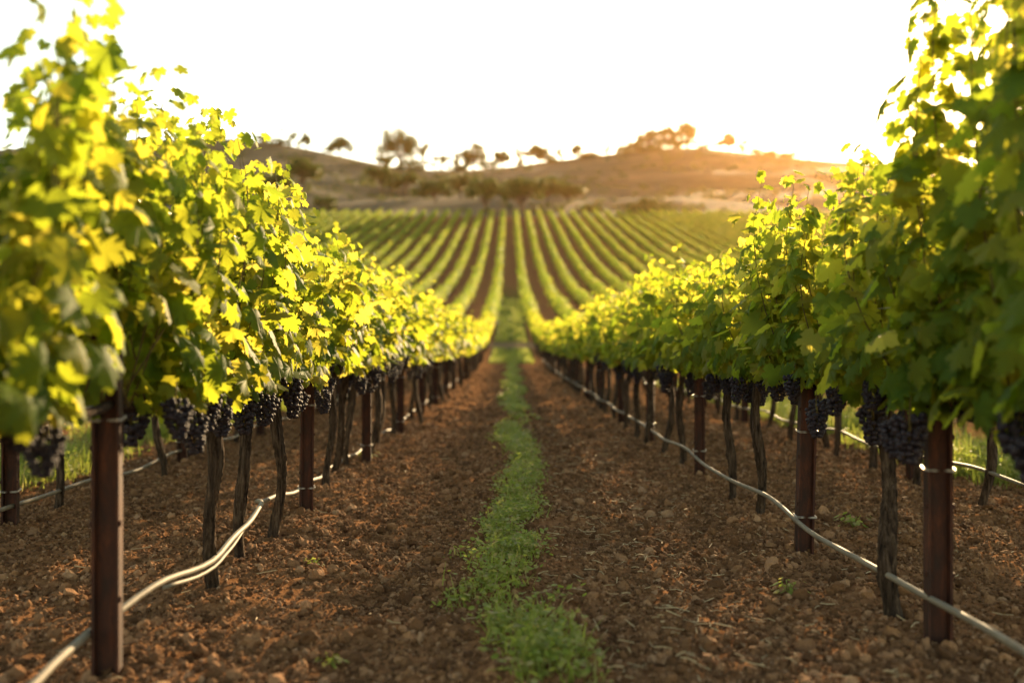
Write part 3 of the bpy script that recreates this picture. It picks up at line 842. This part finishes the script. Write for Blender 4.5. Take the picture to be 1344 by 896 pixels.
# ------------------------------------------------------------------ trees on the hill
QV = np.array([(-.5, -.35, 0), (.5, -.4, .05), (.55, .35, -.04), (0, .6, .06), (-.5, .38, 0)]); QF = np.array([[0, 1, 2, 3, 4]])
def tree(x, y, h, cw, label, cat, seed, shape='round', group='trees on the hill', dens=1.0):
    """h total height, cw crown width; clumps at the ends of limbs with gaps between"""
    r = np.random.default_rng(seed)
    z0 = float(terrain(x, y))
    root = bpy.data.objects.new('bush' if shape == 'bush' else 'tree', None); COL.objects.link(root); root.location = (x, y, z0 - (.12 * h if shape == 'bush' else .04 * h)); root.empty_display_size = 1
    tag(root, label, cat, group)
    mb = MB(); tr = max(.14, h * .042)
    cb = {'round': .16, 'umbrella': .30, 'bush': .02, 'sparse': .14}[shape]
    top = np.array([r.normal(0, .03) * h, r.normal(0, .03) * h, h * (cb + .12)])
    k = np.linspace(0, 1, 6)[:, None]
    path = np.array([0, 0, -.6]) * (1 - k) + top * k; path[:, 0] += np.sin(k[:, 0] * 3) * h * .02
    add_tube(mb, path, np.linspace(tr * 1.3, tr * .6, 6), 7)
    nc = {'round': 13, 'umbrella': 11, 'bush': 8, 'sparse': 8}[shape]
    C, Rr = [], []
    for q in range(nc):
        a = q * 2.4 + r.normal(0, .4); rad = cw / 2 * math.sqrt((q + .4) / nc) * r.uniform(.6, .9)
        zz = cb * h + (h * (1 - cb)) * ({'round': .22 + .55 * (1 - (rad / (cw / 2)) ** 2) * r.uniform(.2, 1.25), 'umbrella': r.uniform(.3, .85), 'bush': .02 + .6 * r.random(), 'sparse': r.uniform(.05, .85)}[shape])
        c = np.array([math.cos(a) * rad, math.sin(a) * rad, zz]); C.append(c)
        Rr.append(np.array([cw * r.uniform(.13, .21), cw * r.uniform(.13, .21), h * (1 - cb) * r.uniform(.15, .24)]) * (.8 if shape == 'sparse' else 1))
        s = top * r.uniform(.55, 1.0); k2 = np.linspace(0, 1, 4)[:, None]; pp = s * (1 - k2) + c * k2; pp[1:3, 2] += h * .02
        add_tube(mb, pp, np.linspace(tr * .45, tr * .12, 4), 5)
    obj('trunk', mb.mesh('trunk', M['tree_bark'], True), root)
    P = []
    sz = max(.22, min(.6, cw * .06))
    for c, rr in zip(C, Rr):
        n = int(np.prod(rr) ** (2 / 3) / sz ** 2 * 9 * dens) + 34
        v = norm(r.normal(size=(n, 3))) * (r.random(n) ** .45)[:, None]
        P.append(c + v * rr * 1.12)
    P = np.concatenate(P); n = len(P)
    V, Fc = stamp(QV, QF, rand_rot(n, r) * (sz * r.uniform(.6, 1.3, n))[:, None, None], P)
    obj('crown', mesh_from('crown', V, [Fc], M['tree_leaf'], False), root)
    return root
_ys = np.arange(YV + 2, YR + 1, 1.0)
def hill_at(px, py):
    xs = (px - 668) / 1307 * _ys; e = 450 - 1307 * (terrain(xs, _ys) - CAMZ) / _ys
    k = np.argmax(e <= py) if (e <= py).any() else len(_ys) - 1
    return float(xs[k]), float(_ys[k])
def put(px, base, hpx, wpx, label, seed, shape, cat='tree', sky=False, dens=1.0):
    x, y = ((px - 668) / 1307 * (YR - 3), YR - 3) if sky else hill_at(px, base)
    m = y / 1307
    tree(x, y, hpx * m, wpx * m, label, cat, seed, shape, 'trees on the skyline' if sky else 'trees and bushes on the hillside', dens)
SK = [  # px, height px, width px, shape, label
    (345, 10, 16, 'bush', 'bush', 'low skyline bush, leftmost above the left vines'),
    (382, 17, 26, 'sparse', 'tree', 'small skyline tree, left one of the two close together on the left hill'),
    (402, 17, 16, 'round', 'tree', 'slim small skyline tree, right one of the two close together on the left hill'),
    (446, 19, 36, 'round', 'tree', 'lone flat-topped skyline tree with spread arms on the left slope'),
    (523, 44, 50, 'round', 'tree', 'largest skyline tree, wide airy round crown in the dip'),
    (556, 30, 26, 'sparse', 'tree', 'thin skyline tree against the right side of the largest tree'),
    (578, 19, 26, 'sparse', 'tree', 'low airy skyline tree second to the right of the largest tree'),
    (597, 17, 20, 'sparse', 'tree', 'low skyline tree third to the right of the largest tree'),
    (621, 27, 34, 'round', 'tree', 'medium round skyline tree in the dip left of the lane end'),
    (659, 19, 24, 'round', 'tree', 'small round skyline tree above the lane end'),
    (683, 16, 22, 'sparse', 'tree', 'thin low skyline tree right of the lane end'),
    (706, 18, 28, 'round', 'tree', 'small dense skyline tree where the ridge starts to rise'),
    (736, 13, 16, 'sparse', 'tree', 'tiny spindly skyline tree on the rising ridge'),
    (756, 15, 16, 'round', 'tree', 'tiny skyline tree with a tuft top on the rising ridge'),
    (798, 13, 16, 'sparse', 'tree', 'tiny pointed skyline tree left of the hilltop cluster'),
    (822, 13, 22, 'bush', 'bush', 'low rounded skyline bush at the left of the hilltop cluster'),
    (852, 20, 30, 'round', 'tree', 'airy skyline tree, left one of the hilltop cluster'),
    (877, 24, 26, 'round', 'tree', 'rounded skyline tree in the middle of the hilltop cluster'),
    (902, 28, 30, 'round', 'tree', 'tallest tree of the hilltop cluster at its right end'),
    (956, 19, 22, 'round', 'tree', 'lone leaning flat-topped skyline tree right of the hilltop'),
    (977, 14, 20, 'sparse', 'tree', 'small thin skyline tree just right of the flat-topped one'),
    (1012, 8, 18, 'bush', 'bush', 'low skyline shrub on the descending right ridge'),
    (1044, 9, 12, 'sparse', 'tree', 'tiny skyline tree, left of the pair near the sun glow'),
    (1061, 10, 12, 'sparse', 'tree', 'tiny skyline tree, right of the pair near the sun glow'),
]
SK += [(365, 7, 20, 'bush', 'bush', 'low bush at the foot of the two close skyline trees'),
    (505, 14, 20, 'bush', 'bush', 'bush tucked against the left foot of the largest skyline tree'),
    (540, 15, 26, 'bush', 'bush', 'bush tucked against the right foot of the largest skyline tree'),
    (608, 12, 22, 'bush', 'bush', 'low bush left of the medium round skyline tree'),
    (640, 9, 22, 'bush', 'bush', 'low bush between the medium round tree and the lane end tree'),
    (720, 9, 26, 'bush', 'bush', 'low bush on the rising ridge beside the small dense tree'),
    (772, 7, 26, 'bush', 'bush', 'low dark bush halfway up the rising ridge'),
    (838, 13, 26, 'bush', 'bush', 'bush between the left rounded bush and the hilltop cluster'),
    (865, 16, 24, 'bush', 'bush', 'bush under the gap in the left of the hilltop cluster'),
    (890, 17, 24, 'bush', 'bush', 'bush at the foot of the tallest hilltop tree'),
    (925, 7, 26, 'bush', 'bush', 'low bush just right of the hilltop cluster'),
    (994, 7, 24, 'bush', 'bush', 'low bush right of the small thin ridge tree'),
    (1030, 6, 20, 'bush', 'bush', 'low bush on the right ridge left of the tiny tree pair')]
for k, (px, hp, wp, sh, cat, lab) in enumerate(SK):
    put(px, 0, hp * 1.25 + 3.5, wp * (1.5 if sh == 'bush' else 1.2), lab, 800 + k, sh, cat, True, 1.0)
ML = [
    (398, 248, 42, 46, 'round', 'tree', 'green tree with a leaning trunk alone on the left hillside'),
    (363, 262, 36, 42, 'round', 'tree', 'dark green tree on the left hillside, half hidden by vines'),
    (428, 274, 24, 34, 'bush', 'bush', 'round olive bush on the left hillside above the vine rows'),
    (500, 252, 32, 42, 'umbrella', 'tree', 'flat-crowned green tree at the left end of the tree belt'),
    (532, 258, 30, 46, 'umbrella', 'tree', 'second spreading green tree from the left end of the tree belt'),
    (572, 266, 32, 48, 'round', 'tree', 'dense green tree in the left half of the tree belt'),
    (604, 260, 28, 40, 'umbrella', 'tree', 'spreading green tree left of the lane in the tree belt'),
    (637, 278, 42, 52, 'umbrella', 'tree', 'broad green tree just left of the lane with forked trunk'),
    (684, 280, 48, 56, 'umbrella', 'tree', 'tallest green tree of the belt, straight above the lane'),
    (718, 268, 32, 42, 'umbrella', 'tree', 'spreading green tree right of the lane in the tree belt'),
    (745, 264, 26, 40, 'round', 'tree', 'low green tree at the right end of the tree belt'),
    (716, 281, 20, 24, 'bush', 'bush', 'small dark bush just above the vine rows right of the lane'),
    (846, 280, 30, 56, 'bush', 'bush', 'wide dark olive bush just above the right vine rows'),
    (775, 276, 11, 34, 'bush', 'bush', 'low scrubby bush between the tree belt and the wide bush'),
]
for k, (px, b, hp, wp, sh, cat, lab) in enumerate(ML):
    put(px, b, hp * 1.1, wp * 1.22, lab, 860 + k, sh, cat, False, 1.0)
def scrub():
    r = np.random.default_rng(150); mb = MB(); n = 2200
    y = YV + 8 + (YR - YV - 8) * r.random(n); x = r.uniform(-200, 220, n) * (y / 350)
    k = vnoise(x / 30, y / 25, 81) + r.normal(0, .12, n) > .05; x, y = x[k], y[k]
    cnt = 26
    X = np.repeat(x, cnt) + r.normal(0, .8, len(x) * cnt); Y = np.repeat(y, cnt) + r.normal(0, .8, len(x) * cnt)
    Z = terrain(X, Y) + np.abs(r.normal(0, .5, len(X))); m = len(X)
    V, Fc = stamp(QV, QF, rand_rot(m, r) * r.uniform(.25, .6, m)[:, None, None], np.stack([X, Y, Z], -1)); mb.add(V, Fc)
    tag(obj('scrub', mb.mesh('scrub', M['tree_leaf'])), 'low scrub dotted over the dry hill', kind='stuff')
scrub()

# ------------------------------------------------------------------ the air
def haze():
    V, Fq = box_arr(-470, 470, -60, 670, -14, 175)
    m = bpy.data.materials.new('haze'); m.use_nodes = True; n = m.node_tree.nodes; l = m.node_tree.links
    n.clear(); o = n.new('ShaderNodeOutputMaterial'); v = n.new('ShaderNodeVolumePrincipled')
    v.inputs['Color'].default_value = (1.0, .56, .22, 1); v.inputs['Density'].default_value = HAZE; v.inputs['Anisotropy'].default_value = .8
    l.new(v.outputs[0], o.inputs['Volume'])
    ob = obj('haze', mesh_from('haze', V, [Fq], m)); tag(ob, 'warm golden evening haze over the vineyard', kind='stuff')
HAZE = 0.000048
haze()
